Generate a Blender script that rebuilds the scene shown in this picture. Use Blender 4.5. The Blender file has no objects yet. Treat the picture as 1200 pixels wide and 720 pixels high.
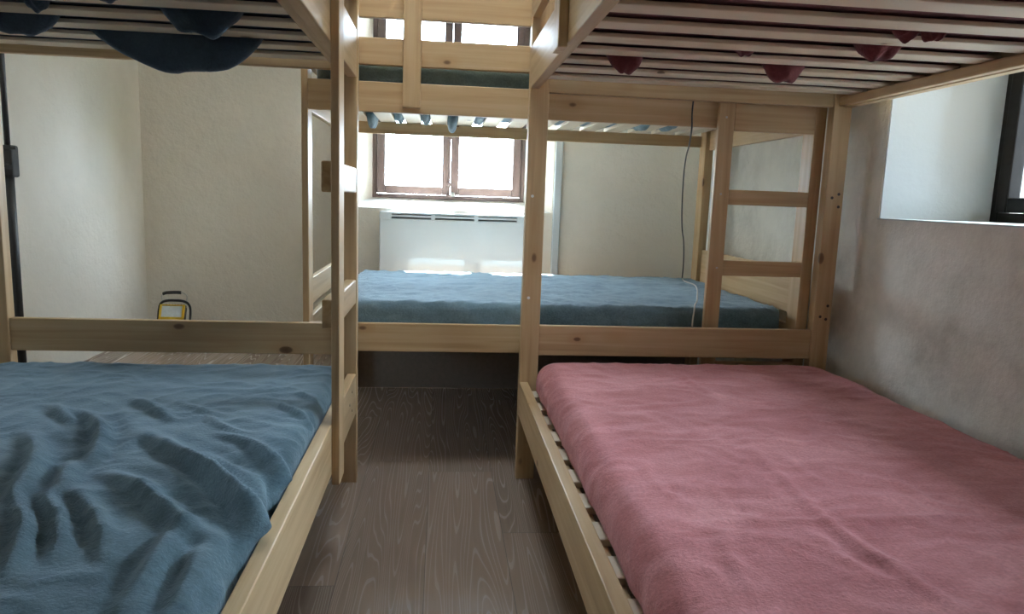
import bpy, bmesh, math, random
from mathutils import Vector, Matrix, noise

scene = bpy.context.scene
COL = scene.collection
random.seed(7)

# ------------------------------------------------------------------ camera
F_PX = 847.0
CAM_H = 1.1274
R_ = Vector((0.99456, -0.09805, 0.03490))
YAW, PITCH, ROLL = math.radians(5.795), math.radians(-8.621), math.radians(2.023)
cy, sy, cp, sp = math.cos(YAW), math.sin(YAW), math.cos(PITCH), math.sin(PITCH)
FW = Vector((sy * cp, cy * cp, sp))
R0 = Vector((cy, -sy, 0))
U0 = R0.cross(FW)
R_ = math.cos(ROLL) * R0 + math.sin(ROLL) * U0
U_ = R_.cross(FW)
cam_data = bpy.data.cameras.new('camera')
cam_data.sensor_width = 36.0
cam_data.lens = F_PX / 1200.0 * 36.0
cam_data.clip_start = 0.02
cam = bpy.data.objects.new('camera', cam_data)
COL.objects.link(cam)
cam.matrix_world = Matrix(((R_.x, U_.x, -FW.x, 0), (R_.y, U_.y, -FW.y, 0), (R_.z, U_.z, -FW.z, CAM_H), (0, 0, 0, 1)))
scene.camera = cam

# ------------------------------------------------------------------ light and exposure
scene.view_settings.view_transform = 'Standard'
scene.view_settings.look = 'None'
scene.view_settings.gamma = 1.0
scene.view_settings.exposure = 0.30
scene.view_settings.use_curve_mapping = False
scene.cycles.use_denoising = True
scene.cycles.max_bounces = 10
scene.cycles.diffuse_bounces = 6
scene.cycles.transparent_max_bounces = 12
scene.cycles.sample_clamp_indirect = 8.0
scene.cycles.caustics_reflective = False
scene.cycles.caustics_refractive = False

world = bpy.data.worlds.new('sky')
world.use_nodes = True
wbg = world.node_tree.nodes['Background']
wbg.inputs[0].default_value = (0.71, 0.85, 1.0, 1)
wbg.inputs[1].default_value = 33.0
scene.world = world

sun_data = bpy.data.lights.new('sun', 'SUN')
sun_data.energy = 130.0
sun_data.angle = math.radians(0.55)
sun_data.color = (1.0, 0.98, 0.95)
sun = bpy.data.objects.new('sun', sun_data)
COL.objects.link(sun)
sun.location = (-1, 8, 8)
sun.rotation_euler = Vector((0.2125, -1.0, -1.78)).to_track_quat('-Z', 'Y').to_euler()

def portal(name, loc, direction, sx, sy_):
    d = bpy.data.lights.new(name, 'AREA')
    d.shape = 'RECTANGLE'
    d.size, d.size_y = sx, sy_
    d.energy = 1.0
    d.cycles.is_portal = True
    o = bpy.data.objects.new(name, d)
    COL.objects.link(o)
    o.location = loc
    o.rotation_euler = Vector(direction).to_track_quat('-Z', 'Z').to_euler()
portal('portal_far', (0.05, 4.93, 1.80), (0, -1, 0), 1.05, 1.45)
portal('portal_right', (2.2, 1.93, 1.52), (-1, 0, 0), 1.35, 0.85)
portal('portal_sky', (0.0, 2.255, 4.22), (0, 0, -1), 0.8, 0.75)
portal('portal_left', (-2.45, 2.87, 1.47), (1, 0, 0), 0.5, 0.75)
portal('portal_bay', (-0.60, 5.30, 1.55), (-1, 0, 0), 0.6, 1.0)

# ------------------------------------------------------------------ helpers
def link(o, parent=None):
    COL.objects.link(o)
    if parent is not None:
        o.parent = parent
    return o

def thing(name, label, cat, loc=(0, 0, 0), group=None):
    o = bpy.data.objects.new(name, None)
    o.empty_display_size = 0.1
    o.location = loc
    o['label'] = label
    o['category'] = cat
    if cat == 'bunk bed':
        group = 'pine bunk beds'
    if group:
        o['group'] = group
    return link(o)

def tag(o, label, cat, group=None):
    o['label'] = label
    o['category'] = cat
    if group:
        o['group'] = group
    return o

def offset_of(parent):
    v = Vector((0, 0, 0))
    while parent is not None:
        v += parent.location
        parent = parent.parent
    return v

def from_bm(name, bm, mat, parent=None, smooth=False, origin=None):
    """Mesh given in world coordinates; stored relative to its parent (or to origin)."""
    off = offset_of(parent) if parent is not None else (Vector(origin) if origin else Vector((0, 0, 0)))
    bm.normal_update()
    bmesh.ops.translate(bm, verts=bm.verts, vec=-off)
    me = bpy.data.meshes.new(name)
    bm.to_mesh(me)
    bm.free()
    for p in me.polygons:
        p.use_smooth = smooth
    if mat is not None:
        me.materials.append(mat)
    o = bpy.data.objects.new(name, me)
    link(o, parent)
    if parent is None:
        o.location = off
    return o

def add_box(bm, x0, x1, y0, y1, z0, z1, bev=0.0, seg=2):
    t = bmesh.new()
    bmesh.ops.create_cube(t, size=1.0)
    for v in t.verts:
        v.co = Vector(((x0 + x1) / 2 + v.co.x * (x1 - x0), (y0 + y1) / 2 + v.co.y * (y1 - y0), (z0 + z1) / 2 + v.co.z * (z1 - z0)))
    if bev > 0:
        bmesh.ops.bevel(t, geom=list(t.edges), offset=bev, segments=seg, affect='EDGES', profile=0.5)
    tmp = bpy.data.meshes.new('tmp')
    t.to_mesh(tmp)
    t.free()
    bm.from_mesh(tmp)
    bpy.data.meshes.remove(tmp)
    return bm

def add_tube(bm, pts, r, n=10, closed=False):
    pts = [Vector(p) for p in pts]
    rings = []
    up = Vector((0.13, 0.21, 0.97)).normalized()
    m = len(pts)
    for i, p in enumerate(pts):
        if closed:
            d = (pts[(i + 1) % m] - pts[i - 1]).normalized()
        else:
            d = (pts[min(i + 1, m - 1)] - pts[max(i - 1, 0)]).normalized()
        a = d.cross(up)
        if a.length < 1e-3:
            a = d.cross(Vector((1, 0, 0)))
        a.normalize()
        b = d.cross(a).normalized()
        rings.append([bm.verts.new(p + r * (math.cos(2 * math.pi * k / n) * a + math.sin(2 * math.pi * k / n) * b)) for k in range(n)])
    last = m if closed else m - 1
    for i in range(last):
        q, s = rings[i], rings[(i + 1) % m]
        for k in range(n):
            bm.faces.new((q[k], q[(k + 1) % n], s[(k + 1) % n], s[k]))
    if not closed:
        bm.faces.new(list(reversed(rings[0])))
        bm.faces.new(rings[-1])
    bmesh.ops.recalc_face_normals(bm, faces=bm.faces)
    return bm

def smooth_path(pts, sub=8):
    pts = [Vector(p) for p in pts]
    out = []
    for i in range(len(pts) - 1):
        p0, p1, p2, p3 = pts[max(i - 1, 0)], pts[i], pts[i + 1], pts[min(i + 2, len(pts) - 1)]
        for k in range(sub):
            t = k / sub
            out.append(0.5 * ((2 * p1) + (-p0 + p2) * t + (2 * p0 - 5 * p1 + 4 * p2 - p3) * t * t + (-p0 + 3 * p1 - 3 * p2 + p3) * t ** 3))
    out.append(pts[-1])
    return out

# ------------------------------------------------------------------ materials
def new_mat(name):
    m = bpy.data.materials.new(name)
    m.use_nodes = True
    nt = m.node_tree
    b = nt.nodes['Principled BSDF']
    return m, nt, b

def N(nt, typ, **kw):
    n = nt.nodes.new(typ)
    for k, v in kw.items():
        if k.startswith('i_'):
            key = k[2:]
            n.inputs[int(key) if key.isdigit() else key.replace('_', ' ')].default_value = v
        else:
            setattr(n, k, v)
    return n

def ramp(nt, stops, fac):
    r = nt.nodes.new('ShaderNodeValToRGB')
    cr = r.color_ramp
    while len(cr.elements) < len(stops):
        cr.elements.new(0.5)
    for e, (p, c) in zip(cr.elements, stops):
        e.position = p
        e.color = (*c, 1) if len(c) == 3 else c
    nt.links.new(fac, r.inputs[0])
    return r.outputs[0]

def mixc(nt, blend, fac, a, b):
    m = nt.nodes.new('ShaderNodeMix')
    m.data_type = 'RGBA'
    m.blend_type = blend
    for sock, val in ((m.inputs[0], fac), (m.inputs[6], a), (m.inputs[7], b)):
        if hasattr(val, 'is_linked'):
            nt.links.new(val, sock)
        else:
            sock.default_value = val if isinstance(val, (int, float)) else (*val, 1)
    return m.outputs[2]

def math_n(nt, op, a, b=None):
    m = nt.nodes.new('ShaderNodeMath')
    m.operation = op
    for i, val in enumerate((a, b)):
        if val is None:
            continue
        if hasattr(val, 'is_linked'):
            nt.links.new(val, m.inputs[i])
        else:
            m.inputs[i].default_value = val
    return m.outputs[0]

def flat(name, col, rough=0.5, metal=0.0):
    m, nt, b = new_mat(name)
    tc = N(nt, 'ShaderNodeTexCoord')
    nz = N(nt, 'ShaderNodeTexNoise', i_Scale=40.0, i_Detail=3.0)
    nt.links.new(tc.outputs['Object'], nz.inputs['Vector'])
    c = ramp(nt, [(0.3, tuple(x * 0.9 for x in col)), (0.7, tuple(min(1, x * 1.08) for x in col))], nz.outputs[0])
    nt.links.new(c, b.inputs['Base Color'])
    b.inputs['Roughness'].default_value = rough
    b.inputs['Metallic'].default_value = metal
    return m

def pine(axis, pale=1.0):
    m, nt, b = new_mat(('pine_grain_' if pale == 1.0 else 'lit_pine_grain_') + axis)
    tc = N(nt, 'ShaderNodeTexCoord')
    oi = N(nt, 'ShaderNodeObjectInfo')
    rnd = math_n(nt, 'MULTIPLY', oi.outputs['Random'], 37.0)
    add = N(nt, 'ShaderNodeVectorMath', operation='ADD')
    nt.links.new(tc.outputs['Object'], add.inputs[0])
    nt.links.new(rnd, add.inputs[1])
    def stretched(lng, crs):
        mp = N(nt, 'ShaderNodeMapping')
        mp.inputs['Scale'].default_value = {'x': (lng, crs, crs), 'y': (crs, lng, crs), 'z': (crs, crs, lng)}[axis]
        nt.links.new(add.outputs[0], mp.inputs['Vector'])
        return mp.outputs[0]
    # long soft grain
    g = N(nt, 'ShaderNodeTexNoise', i_Scale=1.0, i_Detail=5.0, i_Distortion=0.6)
    nt.links.new(stretched(1.6, 42.0), g.inputs['Vector'])
    base = ramp(nt, [(0.25, (0.46, 0.30, 0.155)), (0.5, (0.57, 0.40, 0.225)), (0.8, (0.66, 0.50, 0.31))], g.outputs[0])
    if pale != 1.0:
        base = mixc(nt, 'MIX', pale - 1.0, base, (0.86, 0.76, 0.62))
    # broad tone change along a board
    t = N(nt, 'ShaderNodeTexNoise', i_Scale=1.0, i_Detail=2.0)
    nt.links.new(stretched(1.1, 5.0), t.inputs['Vector'])
    tone = ramp(nt, [(0.3, (0.88, 0.84, 0.78)), (0.7, (1.0, 1.0, 1.0))], t.outputs[0])
    base = mixc(nt, 'MULTIPLY', 1.0, base, tone)
    # knots: a few cells of a stretched voronoi
    v = N(nt, 'ShaderNodeTexVoronoi', i_Scale=1.0)
    v.inputs['Randomness'].default_value = 0.95
    nt.links.new(stretched(4.6, 8.5), v.inputs['Vector'])
    sep = N(nt, 'ShaderNodeSeparateColor')
    nt.links.new(v.outputs['Color'], sep.inputs[0])
    pick = math_n(nt, 'GREATER_THAN', sep.outputs[0], 0.3)
    size = math_n(nt, 'MULTIPLY', sep.outputs[1], 0.10)
    size = math_n(nt, 'ADD', size, 0.045)
    rel = math_n(nt, 'DIVIDE', v.outputs['Distance'], size)
    core = ramp(nt, [(0.0, (1, 1, 1)), (0.75, (0.8, 0.8, 0.8)), (1.0, (0, 0, 0))], rel)
    relh = math_n(nt, 'DIVIDE', rel, 2.8)
    halo = ramp(nt, [(0.3, (1, 1, 1)), (1.0, (0, 0, 0))], relh)
    core = math_n(nt, 'MULTIPLY', core, pick)
    halo = math_n(nt, 'MULTIPLY', halo, pick)
    base = mixc(nt, 'MIX', math_n(nt, 'MULTIPLY', halo, 0.45), base, (0.44, 0.25, 0.105))
    base = mixc(nt, 'MIX', math_n(nt, 'MULTIPLY', core, 0.95), base, (0.10, 0.04, 0.016))
    nt.links.new(base, b.inputs['Base Color'])
    b.inputs['Roughness'].default_value = 0.48
    bp = N(nt, 'ShaderNodeBump', i_Strength=0.12, i_Distance=0.002)
    nt.links.new(g.outputs[0], bp.inputs['Height'])
    nt.links.new(bp.outputs[0], b.inputs['Normal'])
    return m

PINE = {a: pine(a) for a in 'xyz'}
PINE_LIT = {a: pine(a, 1.8) for a in 'xy'}      # slat copy, paler: bounce light from below put into the colour

def plaster(name, base, dirt, dirt_amount, zfade=None, bump=0.55):
    m, nt, b = new_mat(name)
    tc = N(nt, 'ShaderNodeTexCoord')
    n1 = N(nt, 'ShaderNodeTexNoise', i_Scale=1.3, i_Detail=6.0, i_Roughness=0.6)
    n2 = N(nt, 'ShaderNodeTexNoise', i_Scale=9.0, i_Detail=6.0, i_Roughness=0.7)
    n3 = N(nt, 'ShaderNodeTexNoise', i_Scale=38.0, i_Detail=4.0)
    for n in (n1, n2, n3):
        nt.links.new(tc.outputs['Object'], n.inputs['Vector'])
    mask = mixc(nt, 'MULTIPLY', 1.0, ramp(nt, [(0.35, (0, 0, 0)), (0.68, (1, 1, 1))], n1.outputs[0]),
                ramp(nt, [(0.3, (0.25, 0.25, 0.25)), (0.7, (1, 1, 1))], n2.outputs[0]))
    mask = math_n(nt, 'MULTIPLY', mask, dirt_amount)
    c = mixc(nt, 'MIX', mask, base, dirt)
    # small dark specks
    v = N(nt, 'ShaderNodeTexVoronoi', i_Scale=7.0)
    nt.links.new(tc.outputs['Object'], v.inputs['Vector'])
    speck = ramp(nt, [(0.0, (1, 1, 1)), (0.05, (0, 0, 0))], v.outputs['Distance'])
    c = mixc(nt, 'MIX', math_n(nt, 'MULTIPLY', speck, 0.35 * dirt_amount), c, (0.12, 0.10, 0.08))
    nt.links.new(c, b.inputs['Base Color'])
    b.inputs['Roughness'].default_value = 0.85
    hgt = math_n(nt, 'ADD', math_n(nt, 'MULTIPLY', n2.outputs[0], 1.0), math_n(nt, 'MULTIPLY', n3.outputs[0], 0.25))
    bp = N(nt, 'ShaderNodeBump', i_Strength=bump, i_Distance=0.02)
    nt.links.new(hgt, bp.inputs['Height'])
    nt.links.new(bp.outputs[0], b.inputs['Normal'])
    return m

M_WALL = plaster('limewashed_plaster', (0.86, 0.815, 0.73), (0.60, 0.55, 0.46), 0.35)
M_WALL_DIRTY = plaster('stained_plaster', (0.86, 0.84, 0.77), (0.40, 0.38, 0.32), 0.85, bump=0.4)
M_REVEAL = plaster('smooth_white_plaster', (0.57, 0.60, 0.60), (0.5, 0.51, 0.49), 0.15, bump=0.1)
M_SILL = plaster('white_sill_plaster', (0.82, 0.82, 0.80), (0.6, 0.6, 0.56), 0.15, bump=0.1)
M_CEIL = plaster('ceiling_paint', (0.8, 0.79, 0.76), (0.6, 0.58, 0.52), 0.2)

def laminate():
    m, nt, b = new_mat('grey_brown_oak_laminate')
    at = N(nt, 'ShaderNodeAttribute', attribute_name='plank')
    tc = N(nt, 'ShaderNodeTexCoord')
    sep = N(nt, 'ShaderNodeSeparateColor')
    nt.links.new(at.outputs['Color'], sep.inputs[0])
    off = N(nt, 'ShaderNodeCombineXYZ')
    nt.links.new(math_n(nt, 'MULTIPLY', sep.outputs[1], 23.0), off.inputs[0])
    nt.links.new(math_n(nt, 'MULTIPLY', sep.outputs[2], 31.0), off.inputs[1])
    add = N(nt, 'ShaderNodeVectorMath', operation='ADD')
    nt.links.new(tc.outputs['Object'], add.inputs[0])
    nt.links.new(off.outputs[0], add.inputs[1])
    mp = N(nt, 'ShaderNodeMapping')
    mp.inputs['Scale'].default_value = (9.0, 0.5, 1.0)
    nt.links.new(add.outputs[0], mp.inputs['Vector'])
    n1 = N(nt, 'ShaderNodeTexNoise', i_Scale=1.0, i_Detail=1.0, i_Distortion=0.15)
    nt.links.new(mp.outputs[0], n1.inputs['Vector'])
    rings = math_n(nt, 'FRACT', math_n(nt, 'MULTIPLY', n1.outputs[0], 30.0))
    ringm = ramp(nt, [(0.0, (0, 0, 0)), (0.45, (0.1, 0.1, 0.1)), (0.7, (1, 1, 1)), (0.8, (1, 1, 1)), (1.0, (0, 0, 0))], rings)
    mp2 = N(nt, 'ShaderNodeMapping')
    mp2.inputs['Scale'].default_value = (90.0, 3.0, 1.0)
    nt.links.new(add.outputs[0], mp2.inputs['Vector'])
    n2 = N(nt, 'ShaderNodeTexNoise', i_Scale=1.0, i_Detail=4.0)
    nt.links.new(mp2.outputs[0], n2.inputs['Vector'])
    fine = ramp(nt, [(0.3, (0, 0, 0)), (0.7, (1, 1, 1))], n2.outputs[0])
    c = mixc(nt, 'MIX', ringm, (0.305, 0.232, 0.185), (0.345, 0.27, 0.22))
    c = mixc(nt, 'MULTIPLY', 0.55, c, mixc(nt, 'MIX', fine, (0.7, 0.68, 0.66), (1.0, 1.0, 1.0)))
    tone = ramp(nt, [(0.0, (0.78, 0.76, 0.74)), (1.0, (1.12, 1.08, 1.04))], sep.outputs[0])
    c = mixc(nt, 'MULTIPLY', 1.0, c, tone)
    nt.links.new(c, b.inputs['Base Color'])
    r = ramp(nt, [(0.0, (0.23, 0.23, 0.23)), (1.0, (0.28, 0.28, 0.28))], ringm)
    nt.links.new(r, b.inputs['Roughness'])
    bp = N(nt, 'ShaderNodeBump', i_Strength=0.05, i_Distance=0.001)
    nt.links.new(ringm, bp.inputs['Height'])
    nt.links.new(bp.outputs[0], b.inputs['Normal'])
    return m

M_FLOOR = laminate()

def fleece(name, dark, light, sheen_tint, patch=5.0, rough=0.9, sheen=0.5):
    m, nt, b = new_mat(name)
    tc = N(nt, 'ShaderNodeTexCoord')
    mp = N(nt, 'ShaderNodeMapping')
    mp.inputs['Scale'].default_value = (1.0, 1.9, 1.5)
    nt.links.new(tc.outputs['Object'], mp.inputs['Vector'])
    n1 = N(nt, 'ShaderNodeTexNoise', i_Scale=patch, i_Detail=7.0, i_Roughness=0.66, i_Distortion=0.5)
    n2 = N(nt, 'ShaderNodeTexNoise', i_Scale=130.0, i_Detail=3.0, i_Roughness=0.7)
    nt.links.new(mp.outputs[0], n1.inputs['Vector'])
    nt.links.new(tc.outputs['Object'], n2.inputs['Vector'])
    c = ramp(nt, [(0.30, dark), (0.52, tuple((a + d) / 2 for a, d in zip(dark, light))), (0.70, light)], n1.outputs[0])
    f = ramp(nt, [(0.3, (0.80, 0.80, 0.80)), (0.7, (1.08, 1.08, 1.08))], n2.outputs[0])
    c = mixc(nt, 'MULTIPLY', 1.0, c, f)
    nt.links.new(c, b.inputs['Base Color'])
    b.inputs['Roughness'].default_value = rough
    b.inputs['Specular IOR Level'].default_value = 0.15
    b.inputs['Sheen Weight'].default_value = sheen
    b.inputs['Sheen Roughness'].default_value = 0.45
    b.inputs['Sheen Tint'].default_value = (*sheen_tint, 1)
    bp = N(nt, 'ShaderNodeBump', i_Strength=0.5, i_Distance=0.004)
    h = math_n(nt, 'ADD', n2.outputs[0], math_n(nt, 'MULTIPLY', n1.outputs[0], 2.2))
    nt.links.new(h, bp.inputs['Height'])
    nt.links.new(bp.outputs[0], b.inputs['Normal'])
    return m

M_BLUE_LIT = fleece('blue_grey_fleece_lit', (0.088, 0.143, 0.175), (0.215, 0.305, 0.355), (0.7, 0.85, 1.0))  # blue cover, window light put into the lighter colour
M_BLUE_SHADED = fleece('blue_grey_fleece_shaded', (0.045, 0.088, 0.115), (0.14, 0.215, 0.255), (0.7, 0.85, 1.0), patch=4.0, sheen=0.45)  # same blue cover, darkened to stand for weaker light
M_PINK = fleece('dusty_pink_fleece', (0.41, 0.13, 0.135), (0.64, 0.28, 0.29), (1.0, 0.8, 0.85), patch=4.0, sheen=0.18)
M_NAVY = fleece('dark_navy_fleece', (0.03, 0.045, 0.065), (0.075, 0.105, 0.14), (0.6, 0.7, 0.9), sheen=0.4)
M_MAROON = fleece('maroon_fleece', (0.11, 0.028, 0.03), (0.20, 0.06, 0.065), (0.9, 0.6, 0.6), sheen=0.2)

M_WINFRAME = flat('brown_painted_window_wood', (0.11, 0.078, 0.07), 0.45)
M_WINDARK = flat('black_brown_window_wood', (0.010, 0.008, 0.007), 0.6)
M_WINDARK.node_tree.nodes['Principled BSDF'].inputs['Specular IOR Level'].default_value = 0.2
M_WHITE, _nt, _b = new_mat('white_enamel')
_tc = N(_nt, 'ShaderNodeTexCoord'); _nz = N(_nt, 'ShaderNodeTexNoise', i_Scale=2.0, i_Detail=2.0)
_nt.links.new(_tc.outputs['Object'], _nz.inputs['Vector'])
_nt.links.new(ramp(_nt, [(0.3, (0.60, 0.66, 0.70)), (0.7, (0.62, 0.68, 0.72))], _nz.outputs[0]), _b.inputs['Base Color'])
_b.inputs['Roughness'].default_value = 0.04
M_GRILLE = flat('grey_grille_gap', (0.20, 0.22, 0.23), 0.6)
M_BLACK = flat('black_powder_coat', (0.014, 0.014, 0.016), 0.4)
M_RUBBER = flat('black_rubber', (0.02, 0.02, 0.021), 0.7)
M_YELLOW = flat('yellow_plastic', (0.72, 0.45, 0.02), 0.4)
M_LENS = flat('pale_lamp_glass', (0.68, 0.74, 0.76), 0.12)
M_STEEL = flat('zinc_screw', (0.55, 0.55, 0.53), 0.35, 0.9)
M_SCREW_DARK = flat('dark_screw', (0.06, 0.045, 0.04), 0.5, 0.4)
M_SCREW_WHITE = flat('white_screw_cap', (0.85, 0.85, 0.83), 0.4)
M_CABLE = flat('white_cable_sheath', (0.70, 0.69, 0.66), 0.5)
M_CABLE_DARK = flat('dark_cable_sheath', (0.05, 0.05, 0.055), 0.5)
M_SKY_BLOCKER = flat('dark_sky_blocker', (0.045, 0.038, 0.033), 0.85)
M_GROUND = flat('dark_gravel', (0.20, 0.21, 0.20), 0.9)
M_SHADE_BOARD = flat('grey_shade_board', (0.24, 0.20, 0.17), 0.8)
M_LEAF = flat('green_leaves', (0.05, 0.11, 0.025), 0.6)
M_BARK = flat('bark', (0.10, 0.07, 0.05), 0.9)

def glass():
    m, nt, b = new_mat('clear_window_glass')
    out = nt.nodes['Material Output']
    nt.nodes.remove(b)
    tr = N(nt, 'ShaderNodeBsdfTransparent')
    tr.inputs[0].default_value = (0.95, 0.97, 0.97, 1)
    gl = N(nt, 'ShaderNodeBsdfGlossy')
    gl.inputs['Roughness'].default_value = 0.02
    lw = N(nt, 'ShaderNodeLayerWeight', i_Blend=0.5)
    fr = math_n(nt, 'ADD', math_n(nt, 'MULTIPLY', math_n(nt, 'POWER', lw.outputs['Facing'], 4.0), 0.6), 0.03)
    mx = N(nt, 'ShaderNodeMixShader')
    nt.links.new(fr, mx.inputs[0])
    nt.links.new(tr.outputs[0], mx.inputs[1])
    nt.links.new(gl.outputs[0], mx.inputs[2])
    nt.links.new(mx.outputs[0], out.inputs['Surface'])
    return m
M_GLASS = glass()

# ------------------------------------------------------------------ the setting
XL, XR, YB, YW, YBACK, ZC = -2.25, 1.65, 5.78, 4.60, -2.4, 2.75
XP = -0.68                 # return between the window wall and the deeper bay on the left

def structure(name, bm, mat, smooth=False):
    o = from_bm(name, bm, mat, None, smooth)
    o['kind'] = 'structure'
    return o

def build_floor():
    bm = bmesh.new()
    lay = bm.loops.layers.float_color.new('plank')
    rnd = random.Random(11)
    w, g, L = 0.2565, 0.0012, 1.62
    fixed = {-0.0285: 2.854, -0.285: 2.972, 0.228: 2.30, 0.4845: 1.9, -0.5415: 3.6}
    k0 = math.floor((XL + 0.0285) / w) - 1
    x = -0.0285 + k0 * w
    while x < XR + 0.6:
        xa, xb = max(x, XL - 0.1), min(x + w, XR + 0.1)
        joint = None
        for kx, yj in fixed.items():
            if abs(kx - x) < 0.02:
                joint = yj
        if joint is None:
            joint = rnd.uniform(0, L)
        if xb > xa:
            y = joint - math.ceil((joint - (YBACK - 0.1)) / L) * L
            while y < YB + 0.1:
                ya, yb = max(y, YBACK - 0.1), min(y + L, YB + 0.1)
                if yb > ya:
                    f = bm.faces.new([bm.verts.new(p) for p in ((xa + g, ya + g, 0), (xb - g, ya + g, 0), (xb - g, yb - g, 0), (xa + g, yb - g, 0))])
                    c = (rnd.random(), rnd.random(), rnd.random(), 1)
                    for lp in f.loops:
                        lp[lay] = c
                y += L
        x += w
    # dark bed under the seams
    f = bm.faces.new([bm.verts.new(p) for p in ((XL - 0.1, YBACK - 0.1, -0.003), (XR + 0.1, YBACK - 0.1, -0.003), (XR + 0.1, YB + 0.1, -0.003), (XL - 0.1, YB + 0.1, -0.003))])
    for lp in f.loops:
        lp[lay] = (0, 0.5, 0.5, 1)
    f.material_index = 1
    add_box(bm, XL - 0.1, XR + 0.1, YBACK - 0.1, YB + 0.1, -0.12, -0.004)
    o = structure('floor', bm, M_FLOOR)
    o.data.materials.append(M_BARK)
    return o
build_floor()

bm = bmesh.new()
KX0, KX1, KY0, KY1 = -0.42, 0.42, 1.88, 2.63
add_box(bm, XL - 0.3, XR + 0.6, YBACK - 0.3, KY0, ZC, ZC + 0.15)
add_box(bm, XL - 0.3, XR + 0.6, KY1, 5.01, ZC, ZC + 0.15)
add_box(bm, XL - 0.3, KX0, KY0, KY1, ZC, ZC + 0.15)
add_box(bm, KX1, XR + 0.6, KY0, KY1, ZC, ZC + 0.15)
for a in ((KX0 - 0.1, KX1 + 0.1, KY0 - 0.1, KY0), (KX0 - 0.1, KX1 + 0.1, KY1, KY1 + 0.1), (KX0 - 0.1, KX0, KY0, KY1), (KX1, KX1 + 0.1, KY0, KY1)):
    add_box(bm, *a, ZC + 0.15, ZC + 1.45)        # shaft of the added roof light, shuts out direct sun
add_box(bm, XL - 0.3, XP + 0.16, 5.01, YB + 0.3, ZC, ZC + 0.15)
structure('ceiling', bm, M_CEIL)
LW0, LW1, LZ0, LZ1 = 2.62, 3.12, 1.10, 1.85      # added left wall window, out of view, lights the right wall
bm = bmesh.new()
add_box(bm, XL - 0.3, XL, YBACK - 0.3, LW0, -0.1, ZC)
add_box(bm, XL - 0.3, XL, LW1, YB + 0.3, -0.1, ZC)
add_box(bm, XL - 0.3, XL, LW0, LW1, -0.1, LZ0)
add_box(bm, XL - 0.3, XL, LW0, LW1, LZ1, ZC)
structure('wall_left', bm, M_WALL)
bm = bmesh.new(); add_box(bm, XL, XP + 0.05, YB, YB + 0.3, -0.1, ZC); structure('wall_bay', bm, M_WALL)

# window wall with splayed opening and sloping sill
def prism(bm, poly_xy, z0, z1):
    lo = [bm.verts.new((x, y, z0)) for x, y in poly_xy]
    hi = [bm.verts.new((x, y, z1)) for x, y in poly_xy]
    n = len(lo)
    for i in range(n):
        bm.faces.new((lo[i], lo[(i + 1) % n], hi[(i + 1) % n], hi[i]))
    bm.faces.new(list(reversed(lo))); bm.faces.new(hi)
    bmesh.ops.recalc_face_normals(bm, faces=bm.faces)

NX0, NX1 = -0.60, 0.70           # opening at the room side
WX0, WX1 = -0.452, 0.545         # opening at the window frame
YF = 4.85                        # window frame plane
WZ0, WZ1 = 1.097, 2.50
bm = bmesh.new()
prism(bm, [(XP, YW), (NX0, YW), (WX0, YF), (WX0, YF + 0.16), (XP, YF + 0.16)], -0.1, ZC)
prism(bm, [(NX1, YW), (XR + 0.05, YW), (XR + 0.05, YF + 0.16), (WX1, YF + 0.16), (WX1, YF)], -0.1, ZC)
prism(bm, [(NX0, YW), (NX1, YW), (WX1, YF), (WX1, YF + 0.16), (WX0, YF + 0.16), (WX0, YF)], WZ1, ZC)
prism(bm, [(NX0, YW), (NX1, YW), (WX1, YF), (WX1, YF + 0.16), (WX0, YF + 0.16), (WX0, YF)], -0.1, 1.035)
structure('wall_window', bm, M_WALL)
# return side of the deeper bay
bm = bmesh.new()
SY0, SY1, SZ0, SZ1 = 5.01, 5.56, 1.05, 1.85   # added side window, out of view, lights the bay walls
add_box(bm, XP, XP + 0.16, YF + 0.16, YB, -0.1, SZ0)
add_box(bm, XP, XP + 0.16, YF + 0.16, YB, SZ1, ZC)
add_box(bm, XP, XP + 0.16, SY1, YB, SZ0, SZ1)
structure('wall_return', bm, M_WALL)
# sloping plastered sill
bm = bmesh.new()
v = [bm.verts.new(p) for p in ((NX0, YW, 1.035), (NX1, YW, 1.035), (WX1, YF, WZ0), (WX0, YF, WZ0), (WX1, YF + 0.16, WZ0), (WX0, YF + 0.16, WZ0))]
bm.faces.new((v[0], v[1], v[2], v[3])); bm.faces.new((v[3], v[2], v[4], v[5]))
structure('trim_sill', bm, M_SILL)

# right wall: a thick wall with a deep window recess
RY0, RY1, RZ0, RZ1 = 1.25, 2.617, 1.094, 1.95
XG = 2.10
bm = bmesh.new()
add_box(bm, XR, XG + 0.14, YBACK - 0.3, RY0, -0.1, ZC)
add_box(bm, XR, XG + 0.14, RY1, YF + 0.16, -0.1, ZC)
add_box(bm, XR, XG + 0.14, RY0, RY1, -0.1, RZ0)
add_box(bm, XR, XG + 0.14, RY0, RY1, RZ1, ZC)
structure('wall_right', bm, M_WALL_DIRTY)
# thin white skim coat inside the recess
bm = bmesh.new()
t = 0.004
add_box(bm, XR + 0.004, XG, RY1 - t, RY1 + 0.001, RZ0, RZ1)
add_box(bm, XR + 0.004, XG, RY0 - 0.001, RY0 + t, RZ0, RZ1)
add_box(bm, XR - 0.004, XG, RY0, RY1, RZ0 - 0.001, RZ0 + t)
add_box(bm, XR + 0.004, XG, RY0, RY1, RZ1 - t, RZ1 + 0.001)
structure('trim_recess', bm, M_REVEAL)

# back wall, behind the camera
bm = bmesh.new()
add_box(bm, XL, XR, YBACK - 0.3, YBACK, -0.1, ZC)
structure('wall_back', bm, M_WALL)

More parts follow.
